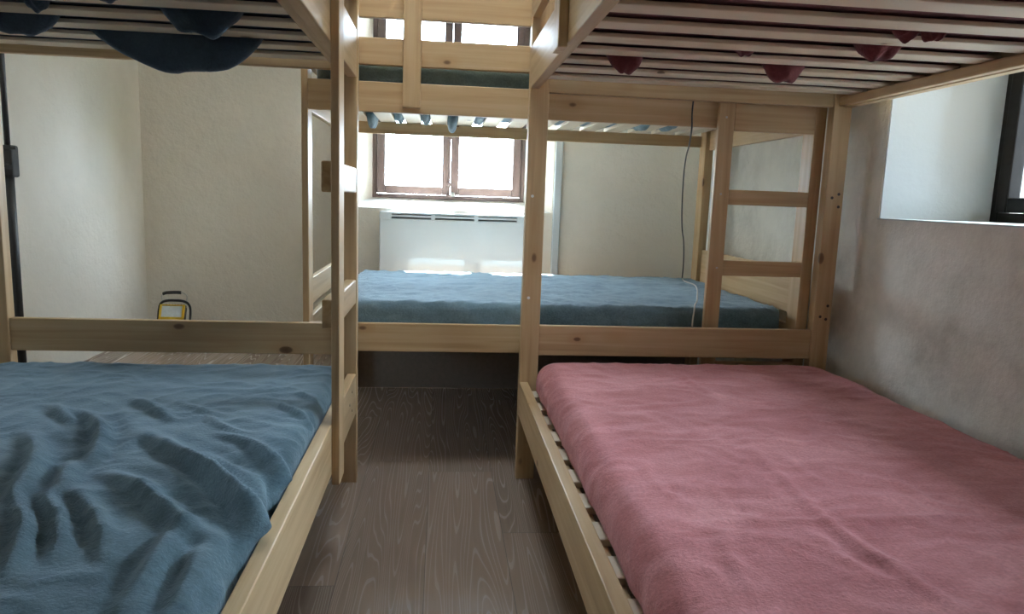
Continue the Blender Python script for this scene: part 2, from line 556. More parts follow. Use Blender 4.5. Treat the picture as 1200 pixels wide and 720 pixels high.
def casement(name, mapf, w, z0, z1, sash, fr, mat, handle=True, mid=None, depth=0.05):
    """mapf(s, d, z) -> world; s runs across the window 0..w, d is depth into the room."""
    root = bpy.data.objects.new(name, None)
    root['kind'] = 'structure'
    root.location = mapf(w / 2, 0, z0)
    link(root)
    def bx(bm, s0, s1, d0, d1, za, zb, bev=0.003):
        a, c = mapf(s0, d0, za), mapf(s1, d1, zb)
        add_box(bm, min(a[0], c[0]), max(a[0], c[0]), min(a[1], c[1]), max(a[1], c[1]), min(a[2], c[2]), max(a[2], c[2]), bev)
    bm = bmesh.new()
    bx(bm, 0, fr, 0, depth, z0, z1); bx(bm, w - fr, w, 0, depth, z0, z1)
    bx(bm, fr, w - fr, 0, depth, z0, z0 + fr); bx(bm, fr, w - fr, 0, depth, z1 - fr, z1)
    from_bm('window_frame', bm, mat, root)
    mid = mid if mid is not None else w / 2
    for a, c in ((fr, mid), (mid, w - fr)):
        bm = bmesh.new()
        d0, d1 = 0.012, depth + 0.016
        g = 0.0015
        bx(bm, a + g, a + sash, d0, d1, z0 + fr + g, z1 - fr - g, 0.005); bx(bm, c - sash, c - g, d0, d1, z0 + fr + g, z1 - fr - g, 0.005)
        bx(bm, a + sash, c - sash, d0, d1, z0 + fr + g, z0 + fr + sash, 0.005); bx(bm, a + sash, c - sash, d0, d1, z1 - fr - sash, z1 - fr - g, 0.005)
        s = from_bm('window_sash', bm, mat, root)
        bm = bmesh.new()
        bx(bm, a + sash - 0.004, c - sash + 0.004, 0.028, 0.032, z0 + fr + sash - 0.004, z1 - fr - sash + 0.004, 0)
        from_bm('window_pane', bm, M_GLASS, s)
    if handle:
        bm = bmesh.new()
        add_tube(bm, [mapf(mid - 0.008, depth + 0.024, z0 + 0.03), mapf(mid - 0.008, depth + 0.024, z1 - 0.03)], 0.004, 8)
        for zz in (z0 + 0.10, z0 + 0.40, z0 + 0.72, z1 - 0.10):
            bx(bm, mid - 0.022, mid + 0.006, depth + 0.014, depth + 0.034, zz - 0.012, zz + 0.012, 0.003)
        bx(bm, mid - 0.03, mid + 0.02, depth + 0.012, depth + 0.036, z0 + 0.012, z0 + 0.034, 0.004)
        h = from_bm('espagnolette_bolt', bm, mat, root)
        bm = bmesh.new()
        bx(bm, mid + 0.004, mid + 0.03, depth + 0.018, depth + 0.05, z0 + 0.02, z0 + 0.05, 0.008)
        from_bm('bolt_knob', bm, M_STEEL, h)
    return root

casement('window_1', lambda s, d, z: (WX0 + s, YF + 0.05 - d, z), WX1 - WX0, WZ0, WZ1, 0.054, 0.028, M_WINFRAME, True, mid=0.507)
win2 = casement('window_2', lambda s, d, z: (XG + 0.05 - d, RY1 - s, z), RY1 - RY0, RZ0, RZ1, 0.056, 0.04, M_WINDARK, False)
casement('fill_window_bay', lambda s, d, z: (XP + 0.10 - d, YF + 0.16 + s, z), SY1 - YF - 0.16, SZ0, SZ1, 0.05, 0.03, M_WINFRAME, True)  # unseen, added to light the bay

bm = bmesh.new()
add_box(bm, XR + 0.03, XG - 0.05, RY0 + 0.006, RY0 + 0.034, RZ0 + 0.02, RZ1 - 0.02, 0.004)
for za, zb in ((RZ0 + 0.10, RZ0 + 0.38), (RZ0 + 0.46, RZ1 - 0.10)):
    add_box(bm, XR + 0.08, XG - 0.10, RY0 + 0.030, RY0 + 0.040, za, zb, 0.006)
from_bm('light_absorber', bm, M_WINDARK, win2)      # unseen dark board, added to soak up light in the recess

casement('fill_window_left', lambda s, d, z: (XL - 0.2 + d, LW0 + s, z), LW1 - LW0, LZ0, LZ1, 0.05, 0.03, M_WINFRAME, False)  # unseen, added as side light for the right wall

# added roof light, out of view, brightens the aisle
casement('fill_roof_light', lambda q, d, z: (KX0 + q, z, ZC + 1.40 - d), KX1 - KX0, KY0, KY1, 0.04, 0.03, M_WHITE, False)

# white pipe cover running up the edge of the window opening
bm = bmesh.new()
add_box(bm, 0.705, 0.752, YW - 0.03, YW + 0.0, 0.62, ZC, 0.006)
structure('trim_pipe_cover', bm, M_WHITE)

# ground outside, and a bush beyond the right-hand window
bm = bmesh.new()
add_box(bm, -40, 40, -40, 40, -0.75, -0.6)
structure('ground', bm, M_GROUND)

def bush(loc, rx, ry, rz, n=6500):
    root = thing('shrub', 'leafy green shrub outside the dark framed window at the right', 'shrub', loc)
    rnd = random.Random(5)
    bm = bmesh.new()
    for i in range(n):
        th, ph, rr = rnd.uniform(0, 2 * math.pi), math.acos(rnd.uniform(-1, 1)), rnd.uniform(0.45, 1.0) ** 0.5
        c = Vector((loc[0] + rx * rr * math.sin(ph) * math.cos(th), loc[1] + ry * rr * math.sin(ph) * math.sin(th), loc[2] + 1.7 + rz * rr * math.cos(ph)))
        a = Vector((rnd.gauss(0, 1), rnd.gauss(0, 1), rnd.gauss(0, 1))).normalized()
        b2 = a.cross(Vector((rnd.gauss(0, 1), rnd.gauss(0, 1), rnd.gauss(0, 1)))).normalized()
        s = rnd.uniform(0.05, 0.10)
        nrm = a.cross(b2)
        vs = [bm.verts.new(c + a * s), bm.verts.new(c + b2 * s * 0.45 + nrm * 0.01), bm.verts.new(c - a * s), bm.verts.new(c - b2 * s * 0.45 + nrm * 0.01)]
        bm.faces.new(vs)
    from_bm('foliage', bm, M_LEAF, root)
    bm = bmesh.new()
    for k in range(6):
        ang = k * 1.05
        add_tube(bm, smooth_path([(loc[0] + 0.05 * math.cos(ang), loc[1] + 0.05 * math.sin(ang), loc[2]),
                                  (loc[0] + 0.2 * math.cos(ang), loc[1] + 0.2 * math.sin(ang), loc[2] + 1.0),
                                  (loc[0] + 0.6 * math.cos(ang), loc[1] + 0.6 * math.sin(ang), loc[2] + 2.3)], 4), 0.025, 6)
    from_bm('stem', bm, M_BARK, root)
bush((4.3, 5.2, -0.6), 0.8, 0.9, 1.6)
bm = bmesh.new()
add_box(bm, XG + 0.14, 5.0, 0.45, 1.15, -0.7, 4.2)
structure('wall_sky_blocker', bm, M_SKY_BLOCKER)     # added dark block, unseen, keeps sky light off the recess

# ------------------------------------------------------------------ carpentry helpers
def board(name, x0, x1, y0, y1, z0, z1, parent, bev=0.003):
    d = {'x': x1 - x0, 'y': y1 - y0, 'z': z1 - z0}
    ax = max(d, key=d.get)
    bm = bmesh.new()
    add_box(bm, x0, x1, y0, y1, z0, z1, bev)
    return from_bm(name, bm, (PINE_LIT if name == 'slat' else PINE)[ax], parent)

def screws(parent, pts, axis, mat=None, r=0.004, name='screw'):
    """small round screw heads; axis = outward direction."""
    for p in pts:
        bm = bmesh.new()
        a = Vector(axis)
        add_tube(bm, [Vector(p) - a * 0.003, Vector(p) + a * 0.0012], r, 10)
        from_bm(name, bm, mat or M_SCREW_DARK, parent)

# ------------------------------------------------------------------ bunk beds
ZTOP = 2.0
# --- right bunk
RX0, RX1, RXA, RXB, RYE, RN = 0.3206, 0.3935, 1.5188, 1.592, 2.7735, 0.24
bedR = thing('bunk_bed', 'pine bunk bed along the right wall with pink mattresses', 'bunk bed', (0.956, 1.5, 0))
pR = board('post', RX0, RX1, RYE, RYE + 0.046, 0, ZTOP, bedR)
pRr = board('post', RXA, RXB, RYE, RYE + 0.046, 0, ZTOP, bedR)
board('post', RX0, RX1, RN, RN + 0.046, 0, ZTOP, bedR)
board('post', RXA, RXB, RN, RN + 0.046, 0, ZTOP, bedR)
screws(pR, [(0.345, RYE, 1.135), (0.345, RYE, 0.742)], (0, -1, 0), M_SCREW_WHITE, 0.006)
screws(pRr, [(1.545, RYE, 1.17), (1.572, RYE, 1.185), (1.575, RYE, 1.135), (1.545, RYE, 0.69), (1.573, RYE, 0.735), (1.57, RYE, 0.68)], (0, -1, 0), M_SCREW_DARK, 0.006)
for ya in (RYE + 0.008, RN + 0.008):
    board('end_rail', RX1, RXA, ya, ya + 0.028, 0.511, 0.6315, bedR)
    board('end_rail', RX1, RXA, ya, ya + 0.028, 0.285, 0.415, bedR)
    board('end_rail', RX1, RXA, ya, ya + 0.028, 1.5204, 1.66, bedR)
    board('guard_rail', RX1, RXA, ya, ya + 0.028, 1.80, 1.92, bedR)
YA, YBd = RN + 0.046, RYE
board('side_rail', RX0, RX0 + 0.035, YA, YBd, 0.2697, 0.4048, bedR)
board('side_rail', RXB - 0.035, RXB, YA, YBd, 0.2697, 0.4048, bedR)
sr = board('side_rail', RX0, RX0 + 0.035, YA, YBd, 1.5324, 1.684, bedR)
board('side_rail', RXB - 0.035, RXB, YA, YBd, 1.5204, 1.684, bedR)
board('slat_ledger', RXB - 0.062, RXB - 0.035, YA + 0.01, YBd - 0.01, 1.523, 1.556, bedR)
board('slat_ledger', RX0 + 0.035, RX0 + 0.062, YA + 0.01, YBd - 0.01, 0.335, 0.368, bedR)
board('slat_ledger', RXB - 0.062, RXB - 0.035, YA + 0.01, YBd - 0.01, 0.335, 0.368, bedR)
board('guard_rail', RX0, RX0 + 0.028, YA, YBd, 1.786, 1.91, bedR)
board('guard_post', RX0 - 0.026, RX0, 1.955, 2.05, 1.522, 1.95, bedR)
board('guard_post', RX0 - 0.026, RX0, 0.75, 0.845, 1.522, 1.95, bedR)
slat_y = [2.66 - 0.163 * k for k in range(15)]
for y in slat_y:
    board('slat', RX0 + 0.036, RXB - 0.036, y - 0.038, y + 0.038, 1.557, 1.569, bedR)
    board('slat', RX0 + 0.036, RXB - 0.036, y - 0.045, y + 0.045, 0.369, 0.387, bedR)

# --- left bunk
LX0, LXa, LXb, LX1, LYE, LN = -1.627, -1.554, -0.3838, -0.3106, 2.7416, 0.24
bedL = thing('bunk_bed', 'pine bunk bed at the left with blue mattresses and a corner ladder', 'bunk bed', (-0.969, 1.5, 0))
board('post', LX0, LXa, LYE, LYE + 0.046, 0, ZTOP, bedL)
board('post', LXb, LX1, LYE, LYE + 0.046, 0, ZTOP, bedL)
board('post', LX0, LXa, LN, LN + 0.046, 0, ZTOP, bedL)
board('post', LXb, LX1, LN, LN + 0.046, 0, ZTOP, bedL)
for ya in (LYE + 0.008, LN + 0.008):
    board('end_rail', LXa, LXb, ya, ya + 0.028, 0.511, 0.6315, bedL)
    board('end_rail', LXa, LXb, ya, ya + 0.028, 0.30, 0.434, bedL)
    board('end_rail', LXa, LXb, ya, ya + 0.028, 1.5609, 1.695, bedL)
    board('guard_rail', LXa, LXb, ya, ya + 0.028, 1.82, 1.93, bedL)
LA, LB = LN + 0.046, LYE
LRX0, LRX1 = -0.347, -0.313
sl = board('side_rail', LRX0, LRX1, LA, LB, 0.281, 0.4388, bedL)
board('side_rail', LX0, LX0 + 0.034, LA, LB, 0.281, 0.4388, bedL)
board('side_rail', LRX0, LRX1, LA, LB, 1.536, 1.70, bedL)
board('side_rail', LX0, LX0 + 0.034, LA, LB, 1.536, 1.70, bedL)
screws(sl, [(LRX1, 2.62, 0.40), (LRX1, 2.62, 0.33), (LRX1, 2.55, 0.37)], (1, 0, 0), M_SCREW_DARK, 0.005)
for x0 in (LRX0 - 0.027, LX0 + 0.034):
    board('slat_ledger', x0, x0 + 0.027, LA + 0.01, LB - 0.01, 1.541, 1.574, bedL)
    board('slat_ledger', x0, x0 + 0.027, LA + 0.01, LB - 0.01, 0.335, 0.366, bedL)
board('guard_rail', LRX0 + 0.006, LRX1, LA, LB, 1.80, 1.92, bedL)
lad = board('ladder', LRX1, LRX1 + 0.024, 2.115, 2.215, 0.25, 1.96, bedL)
for z0, z1 in ((0.712, 0.802), (1.124, 1.215)):
    board('rung', -0.354, LRX1, 2.20, LYE, z0, z1, lad, 0.005)
for k in range(15):
    y = 2.63 - 0.163 * k
    board('slat', LX0 + 0.035, LRX0 - 0.001, y - 0.038, y + 0.038, 1.575, 1.587, bedL)
    board('slat', LX0 + 0.035, LRX0 - 0.001, y - 0.045, y + 0.045, 0.367, 0.385, bedL)

# --- far bunk, across the window
FX0, FX1, FY, FYB = -0.5326, 1.5274, 2.8627, 4.15
bedF = thing('bunk_bed', 'pine bunk bed across the far end, in front of the radiator', 'bunk bed', (0.497, 3.5, 0))
board('post', FX0, FX0 + 0.0245, FY, FY + 0.09, 0, ZTOP, bedF)
board('post', FX1 - 0.047, FX1, FY - 0.022, FY + 0.07, 0, ZTOP, bedF)
board('post', FX0, FX0 + 0.0245, FYB - 0.09, FYB, 0, ZTOP, bedF)
board('post', FX1 - 0.047, FX1, FYB - 0.09, FYB, 0, ZTOP, bedF)
FA, FB = FX0 + 0.0245, FX1 - 0.047
board('side_rail', FA, FB, FY, FY + 0.024, 0.5011, 0.6156, bedF)
board('side_rail', FA, FB, FY, FY + 0.024, 1.4307, 1.5425, bedF)
board('side_rail', FA, FB, FYB - 0.024, FYB, 0.5011, 0.668, bedF)
board('side_rail', FA, FB, FYB - 0.024, FYB, 1.450, 1.512, bedF)
bm = bmesh.new()
add_box(bm, FX0 + 0.01, FX1 - 0.01, FYB + 0.0005, FYB + 0.010, 0.004, 0.672, 0.002)  # added board, blocks light from the gap behind the bunk
from_bm('shade_board', bm, M_SHADE_BOARD, bedF)['label'] = 'added grey panel keeping light from under the far bunk'
board('slat_ledger', FA, FB, FY + 0.024, FY + 0.05, 1.470, 1.512, bedF)
board('slat_ledger', FA, FB, FY + 0.024, FY + 0.05, 0.515, 0.553, bedF)
board('slat_ledger', FA, FB, FYB - 0.05, FYB - 0.024, 0.515, 0.553, bedF)
for zz in ((1.603, 1.702), (1.773, 1.89)):
    board('guard_rail', FA, FB, FY, FY + 0.024, zz[0], zz[1], bedF)
    board('guard_rail', FX0, FX0 + 0.024, FY + 0.09, FYB - 0.09, zz[0], zz[1], bedF)
    board('guard_rail', FX1 - 0.024, FX1, FY + 0.07, FYB - 0.09, zz[0], zz[1], bedF)
board('guard_post', -0.1545, -0.087, FY - 0.023, FY, 1.449, 1.93, bedF)
for xa in (FX0, FX1 - 0.024):
    ye0 = FY + 0.09 if xa == FX0 else FY + 0.07
    for zz in ((0.50, 0.628), (0.676, 0.782 if xa == FX0 else 0.865), (1.43, 1.5425)):
        board('end_rail', xa, xa + 0.024, ye0, FYB - 0.09, zz[0], zz[1], bedF)
lad2 = board('ladder', 1.083, 1.1465, FY - 0.023, FY, 0.05, 1.55, bedF)
for z0, z1 in ((1.419, 1.545), (1.129, 1.189), (0.842, 0.904), (0.42, 0.482)):
    board('rung', 1.1465, FB, FY - 0.023, FY, z0, z1, lad2)
screws(lad2, [(1.113, FY - 0.023, 1.17), (1.113, FY - 0.023, 1.47), (1.12, FY - 0.023, 0.873)], (0, -1, 0), M_STEEL, 0.0045)
k = 0
x = FA + 0.07
while x < FB - 0.05:
    board('slat', x - 0.043, x + 0.043, FY + 0.0255, FYB - 0.002, 1.5125, 1.530, bedF)
    board('slat', x - 0.043, x + 0.043, FY + 0.0255, FYB - 0.0255, 0.5535, 0.571, bedF)
    x += 0.139

# ------------------------------------------------------------------ mattresses in fleece covers
def ray_to(u, v, z):
    d = FW + R_ * ((u - 600) / F_PX) - U_ * ((v - 360) / F_PX)
    t = (z - CAM_H) / d.z
    return Vector((d.x * t, d.y * t))

def seg_dist(p, a, b):
    ab = b - a
    t = max(0.0, min(1.0, (p - a).dot(ab) / max(ab.length_squared, 1e-9)))
    q = a + ab * t
    side = ab.x * (p.y - a.y) - ab.y * (p.x - a.x)
    return (p - q).length, t, side

class Fold:
    def __init__(self, pts, amp, width):
        self.pts = [Vector(p) for p in smooth_path([(p[0], p[1], 0) for p in pts], 4)]
        self.pts = [Vector((p.x, p.y)) for p in self.pts]
        self.amp, self.w = amp, width
        xs = [p.x for p in self.pts]; ys = [p.y for p in self.pts]
        m = 4 * width
        self.bb = (min(xs) - m, max(xs) + m, min(ys) - m, max(ys) + m)
    def at(self, p):
        if not (self.bb[0] < p.x < self.bb[1] and self.bb[2] < p.y < self.bb[3]):
            return 0.0
        n = len(self.pts) - 1
        best, bt, bs = 1e9, 0, 0
        for i in range(n):
            d, t, s = seg_dist(p, self.pts[i], self.pts[i + 1])
            if d < best:
                best, bt, bs = d, (i + t) / n, s
        taper = math.sin(math.pi * min(1, max(0, 0.02 + bt * 0.96))) ** 1.1
        w = self.w * (1.0 if bs > 0 else 0.75)
        g = math.exp(-(best / w) ** 2) - 0.35 * math.exp(-((best - 1.9 * w) / (0.9 * w)) ** 2)
        return self.amp * taper * g

def mattress(name, label, x0, x1, y0, y1, z0, z1, mat, R=0.09, r=0.05, step=0.014, folds=(), amp=0.004, freq=7.0, crinkle=0.0015, seed=0, dome=0.0, aniso=(1, 1), group=None, rail=None):
    nx, ny, nz = max(4, int((x1 - x0) / step)), max(4, int((y1 - y0) / step)), max(4, int((z1 - z0) / 0.014))
    bm = bmesh.new()
    cache = {}
    def vert(i, j, k):
        key = (i, j, k)
        if key not in cache:
            cache[key] = bm.verts.new((x0 + (x1 - x0) * i / nx, y0 + (y1 - y0) * j / ny, z0 + (z1 - z0) * k / nz))
        return cache[key]
    for i in range(nx):
        for j in range(ny):
            bm.faces.new((vert(i, j, nz), vert(i + 1, j, nz), vert(i + 1, j + 1, nz), vert(i, j + 1, nz)))
            bm.faces.new((vert(i, j, 0), vert(i, j + 1, 0), vert(i + 1, j + 1, 0), vert(i + 1, j, 0)))
    for i in range(nx):
        for k in range(nz):
            bm.faces.new((vert(i, 0, k), vert(i + 1, 0, k), vert(i + 1, 0, k + 1), vert(i, 0, k + 1)))
            bm.faces.new((vert(i, ny, k), vert(i, ny, k + 1), vert(i + 1, ny, k + 1), vert(i + 1, ny, k)))
    for j in range(ny):
        for k in range(nz):
            bm.faces.new((vert(0, j, k), vert(0, j, k + 1), vert(0, j + 1, k + 1), vert(0, j + 1, k)))
            bm.faces.new((vert(nx, j, k), vert(nx, j + 1, k), vert(nx, j + 1, k + 1), vert(nx, j, k + 1)))
    so = Vector((seed * 3.7, seed * 1.9, seed * 5.3))
    rb = min(0.02, (z1 - z0) * 0.3)
    for v in bm.verts:
        p = v.co.copy()
        top = p.z > (z0 + z1) / 2
        rr = r if top else rb
        # rounded plan corners
        qx = max(x0 + R, min(x1 - R, p.x)); qy = max(y0 + R, min(y1 - R, p.y))
        dx, dy = p.x - qx, p.y - qy
        if abs(dx) > 1e-9 and abs(dy) > 1e-9:
            m = max(abs(dx), abs(dy)); L = math.hypot(dx, dy)
            dx, dy = dx / L * m, dy / L * m
            p.x, p.y = qx + dx, qy + dy
        # rounded upper and lower edges
        L = math.hypot(dx, dy)
        inner = R - rr
        eh = max(0.0, L - inner) if R > 0 else 0
        qz = max(z0 + rb, min(z1 - r, p.z))
        ez = p.z - qz
        if eh > 0 and abs(ez) > 1e-9:
            m = max(eh, abs(ez)); q = math.hypot(eh, ez)
            scale = m / q
            ux, uy = (dx / L, dy / L)
            p.x = qx + ux * (inner + eh * scale); p.y = qy + uy * (inner + eh * scale)
            p.z = qz + ez * scale
            nrm = Vector((ux * eh, uy * eh, ez)).normalized()
        elif eh > rr * 0.98:
            nrm = Vector((dx / L, dy / L, 0))
        else:
            nrm = Vector((0, 0, 1 if top else -1))
        d = 0.0
        if top or nrm.z > -0.5:
            pp = Vector((p.x * freq * aniso[0], p.y * freq * aniso[1], p.z * freq)) + so
            d += amp * noise.fractal(pp, 1.0, 2.0, 3)
            cr = 1.0 - abs(noise.noise(pp * 2.3 + Vector((noise.noise(pp * 0.7), noise.noise(pp * 0.9), 0)) * 1.6)) * 2
            d += crinkle * max(0.0, cr) ** 3
            p2 = Vector((p.x, p.y))
            for f in folds:
                d += f.at(p2)
            if dome:
                fx = (p.x - x0) / (x1 - x0); fy = (p.y - y0) / (y1 - y0)
                d += dome * 16 * fx * (1 - fx) * fy * (1 - fy) * (1 if top else 0)
        q = p + nrm * d
        if rail is not None and q.z < rail[1]:
            q.x = min(q.x, rail[0])
        q.z = max(q.z, z0)
        v.co = q
    bmesh.ops.recalc_face_normals(bm, faces=bm.faces)
    o = from_bm(name, bm, mat, None, True, origin=((x0 + x1) / 2, (y0 + y1) / 2, z0))
    tag(o, label, 'mattress', 'fleece covered mattresses')
    return o

# folds of the loose blue cover, traced as world positions on the bed top
def crop_pts(lst, s, ox, oy, z):
    return [ray_to(ox + a / s, oy + b / s, z) for a, b in lst]
B = lambda lst: crop_pts(lst, 2.4, 0, 420, 0.50)
blue_folds = [
    Fold(B([(400, 195), (470, 235), (560, 285), (640, 345), (705, 430), (722, 490), (700, 570), (665, 650)]), 0.038, 0.026),
    Fold(B([(600, 195), (700, 225), (760, 270), (800, 330), (805, 400), (780, 460), (735, 520)]), 0.026, 0.019),
    Fold(B([(290, 300), (380, 345), (450, 400), (520, 455), (620, 510)]), 0.027, 0.024),
    Fold(B([(540, 230), (620, 275), (700, 320), (760, 375)]), 0.016, 0.016),
    Fold(B([(500, 255), (580, 310), (650, 380), (690, 440)]), 0.010, 0.014),
    Fold(B([(255, 140), (285, 185), (272, 240), (225, 300)]), 0.022, 0.020),
    Fold(B([(70, 190), (102, 250), (75, 320), (15, 400)]), 0.026, 0.024),
    Fold(B([(375, 100), (430, 130), (490, 170)]), 0.013, 0.018),
    Fold(B([(150, 120), (180, 150), (215, 175)]), 0.014, 0.018),
    Fold(B([(220, 130), (260, 170), (270, 215)]), 0.012, 0.016),
    Fold(B([(190, 270), (185, 310), (145, 375)]), 0.018, 0.020),
    Fold(B([(500, 445), (460, 520), (400, 610), (330, 720)]), 0.020, 0.024),
    Fold(B([(560, 500), (540, 590), (470, 720)]), 0.016, 0.022),
    Fold(B([(180, 330), (240, 400), (280, 460), (300, 560)]), 0.018, 0.019),
    Fold(B([(100, 330), (150, 410), (165, 470), (140, 560)]), 0.017, 0.019),
    Fold(B([(20, 340), (65, 430), (50, 520), (10, 600)]), 0.015, 0.019),
    Fold(B([(760, 105), (830, 140), (890, 170)]), 0.010, 0.013),
    Fold(B([(840, 85), (890, 108)]), 0.008, 0.011),
    Fold(B([(580, 150), (640, 185), (710, 200)]), 0.011, 0.016),
    Fold(B([(480, 110), (560, 135), (640, 150)]), 0.007, 0.015),
    Fold(B([(640, 560), (610, 640), (580, 720)]), 0.012, 0.020),
]
mattress('mattress', 'blue fleece covered mattress on the lower left bunk with deep loose folds', -1.574, -0.352, 0.33, 2.70, 0.388, 0.487, M_BLUE_SHADED,
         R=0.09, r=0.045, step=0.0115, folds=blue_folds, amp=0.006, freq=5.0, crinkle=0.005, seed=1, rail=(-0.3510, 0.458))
Q = lambda lst: crop_pts(lst, 2.143, 640, 410, 0.507)
pink_folds = [
    Fold(Q([(180, 225), (300, 232), (500, 228), (720, 240)]), 0.0035, 0.012),
    Fold(Q([(330, 437), (600, 432), (900, 428), (1200, 425)]), 0.004, 0.014),
    Fold(Q([(600, 340), (700, 430), (860, 540), (1040, 660)]), 0.007, 0.016),
    Fold(Q([(510, 250), (600, 330), (700, 425)]), 0.005, 0.014),
    Fold(Q([(430, 450), (470, 540), (540, 645)]), 0.006, 0.016),
    Fold(Q([(230, 270), (270, 330), (390, 410)]), 0.004, 0.014),
    Fold(Q([(570, 240), (640, 300), (720, 350)]), 0.004, 0.014),
    Fold(Q([(310, 40), (370, 85), (430, 120)]), 0.004, 0.014),
    Fold(Q([(840, 300), (960, 380), (1100, 410)]), 0.005, 0.016),
    Fold(Q([(300, 350), (340, 355)]), -0.008, 0.018),
    Fold(Q([(460, 400), (520, 408)]), -0.007, 0.018),
    Fold(Q([(130, 150), (200, 145), (400, 130), (420, 100)]), 0.004, 0.02),
    Fold(Q([(700, 460), (780, 520), (880, 580)]), -0.006, 0.02),
]
mattress('mattress', 'dusty pink fleece covered mattress on the lower right bunk', 0.372, 1.550, 0.33, 2.735, 0.390, 0.506, M_PINK,
         R=0.10, r=0.065, step=0.0125, folds=pink_folds, amp=0.004, freq=4.5, crinkle=0.0045, seed=2)
mattress('mattress', 'blue fleece covered mattress on the lower far bunk below the window', -0.44, 1.462, 2.902, 4.110, 0.574, 0.696, M_BLUE_LIT,
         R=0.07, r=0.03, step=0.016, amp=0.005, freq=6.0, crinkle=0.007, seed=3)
upF = mattress('mattress', 'blue fleece covered mattress on the upper far bunk behind the guard rails', -0.49, 1.47, 2.90, 4.10, 1.533, 1.612, M_BLUE_LIT,
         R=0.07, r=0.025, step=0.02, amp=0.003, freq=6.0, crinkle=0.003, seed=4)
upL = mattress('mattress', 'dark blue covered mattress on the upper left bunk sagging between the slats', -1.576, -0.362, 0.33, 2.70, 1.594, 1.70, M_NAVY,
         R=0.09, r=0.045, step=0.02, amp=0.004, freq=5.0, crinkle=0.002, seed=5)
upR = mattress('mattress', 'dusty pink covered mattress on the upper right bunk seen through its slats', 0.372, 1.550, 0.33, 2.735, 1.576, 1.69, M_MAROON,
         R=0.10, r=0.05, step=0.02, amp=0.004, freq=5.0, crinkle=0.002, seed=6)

def pouch(parent, mat, cx, cyy, hw, hy, ztop, zbot, skew=0.0, along='x', seed=0):
    """loose cover hanging down through a gap between two slats."""
    bm = bmesh.new()
    n, m = 28, 14
    rows = []
    for a in range(n + 1):
        s = -1 + 2 * a / n
        prof = (max(0.0, 1 - abs(s - skew * (1 - s * s)) ** 2.2)) ** 0.75
        row = []
        for c in range(m + 1):
            t = -1 + 2 * c / m
            ang = t * math.pi / 2
            dep = (ztop - zbot) * prof * math.cos(ang) ** 0.8
            wy = hy * (0.55 + 0.45 * prof) * math.sin(ang)
            wob = noise.noise(Vector((s * 2.6 + seed * 4.1, t * 1.3, seed))) * 0.012 * prof + 0.003 * prof * math.sin(7 * s + 4 * t + seed)
            fold = 1.0 - abs(noise.noise(Vector((s * 3.4 + t * 1.1 + seed, t * 0.8, seed * 2.3)))) * 2
            wob -= 0.004 * prof * max(0.0, fold) ** 2 * min(1.0, hw / 0.12)
            if along == 'x':
                p = (cx + hw * s, cyy + wy, ztop - dep + wob)
            else:
                p = (cx + wy, cyy + hw * s, ztop - dep + wob)
            row.append(bm.verts.new(p))
        rows.append(row)
    for a in range(n):
        for c in range(m):
            bm.faces.new((rows[a][c], rows[a][c + 1], rows[a + 1][c + 1], rows[a + 1][c]))
    bmesh.ops.recalc_face_normals(bm, faces=bm.faces)
    o = from_bm('sagging_cover', bm, mat, parent, True)
    s = o.modifiers.new('thickness', 'SOLIDIFY')
    s.thickness = 0.004
    return o

gapR = [2.66 - 0.163 * k - 0.0815 for k in range(14)]
pouch(upR, M_MAROON, 0.545, gapR[2] + 0.0, 0.062, 0.034, 1.585, 1.512, 0.2, seed=1)
pouch(upR, M_MAROON, 1.055, gapR[2] - 0.0, 0.072, 0.036, 1.585, 1.510, 0.0, seed=2)
pouch(upR, M_MAROON, 1.165, gapR[4] + 0.0, 0.066, 0.036, 1.585, 1.530, -0.1, seed=3)
pouch(upR, M_MAROON, 1.13, gapR[5] + 0.0, 0.035, 0.034, 1.585, 1.545, 0.1, seed=4)
pouch(upR, M_MAROON, 1.205, gapR[5] + 0.0, 0.03, 0.034, 1.585, 1.547, 0.0, seed=5)
pouch(upR, M_MAROON, 0.86, gapR[3], 0.035, 0.034, 1.585, 1.553, 0.0, seed=6)
gapL = [2.63 - 0.163 * k - 0.0815 for k in range(14)]
pouch(upL, M_NAVY, -0.81, gapL[1], 0.26, 0.036, 1.605, 1.475, 0.12, seed=7)
pouch(upL, M_NAVY, -0.64, gapL[3], 0.115, 0.036, 1.605, 1.520, 0.1, seed=8)
pouch(upL, M_NAVY, -1.20, gapL[2], 0.13, 0.036, 1.605, 1.530, 0.3, seed=9)
pouch(upL, M_NAVY, -1.045, gapL[3], 0.03, 0.034, 1.605, 1.557, 0.0, seed=10)
pouch(upL, M_NAVY, -0.80, gapL[4], 0.06, 0.034, 1.605, 1.555, 0.0, seed=11)
for kk, (gx, dz) in enumerate(((0, 0.07), (1, 0.03), (2, 0.035), (3, 0.075), (4, 0.022), (10, 0.04), (11, 0.035))):
    xg = FA + 0.07 + 0.139 * gx + 0.0695
    if xg < FB - 0.05:
        pouch(upF, M_BLUE_LIT, xg, (3.95 if gx < 8 else 3.75), 0.15, 0.0225, 1.536, 1.536 - dz, 0.0, 'y', seed=20 + kk)

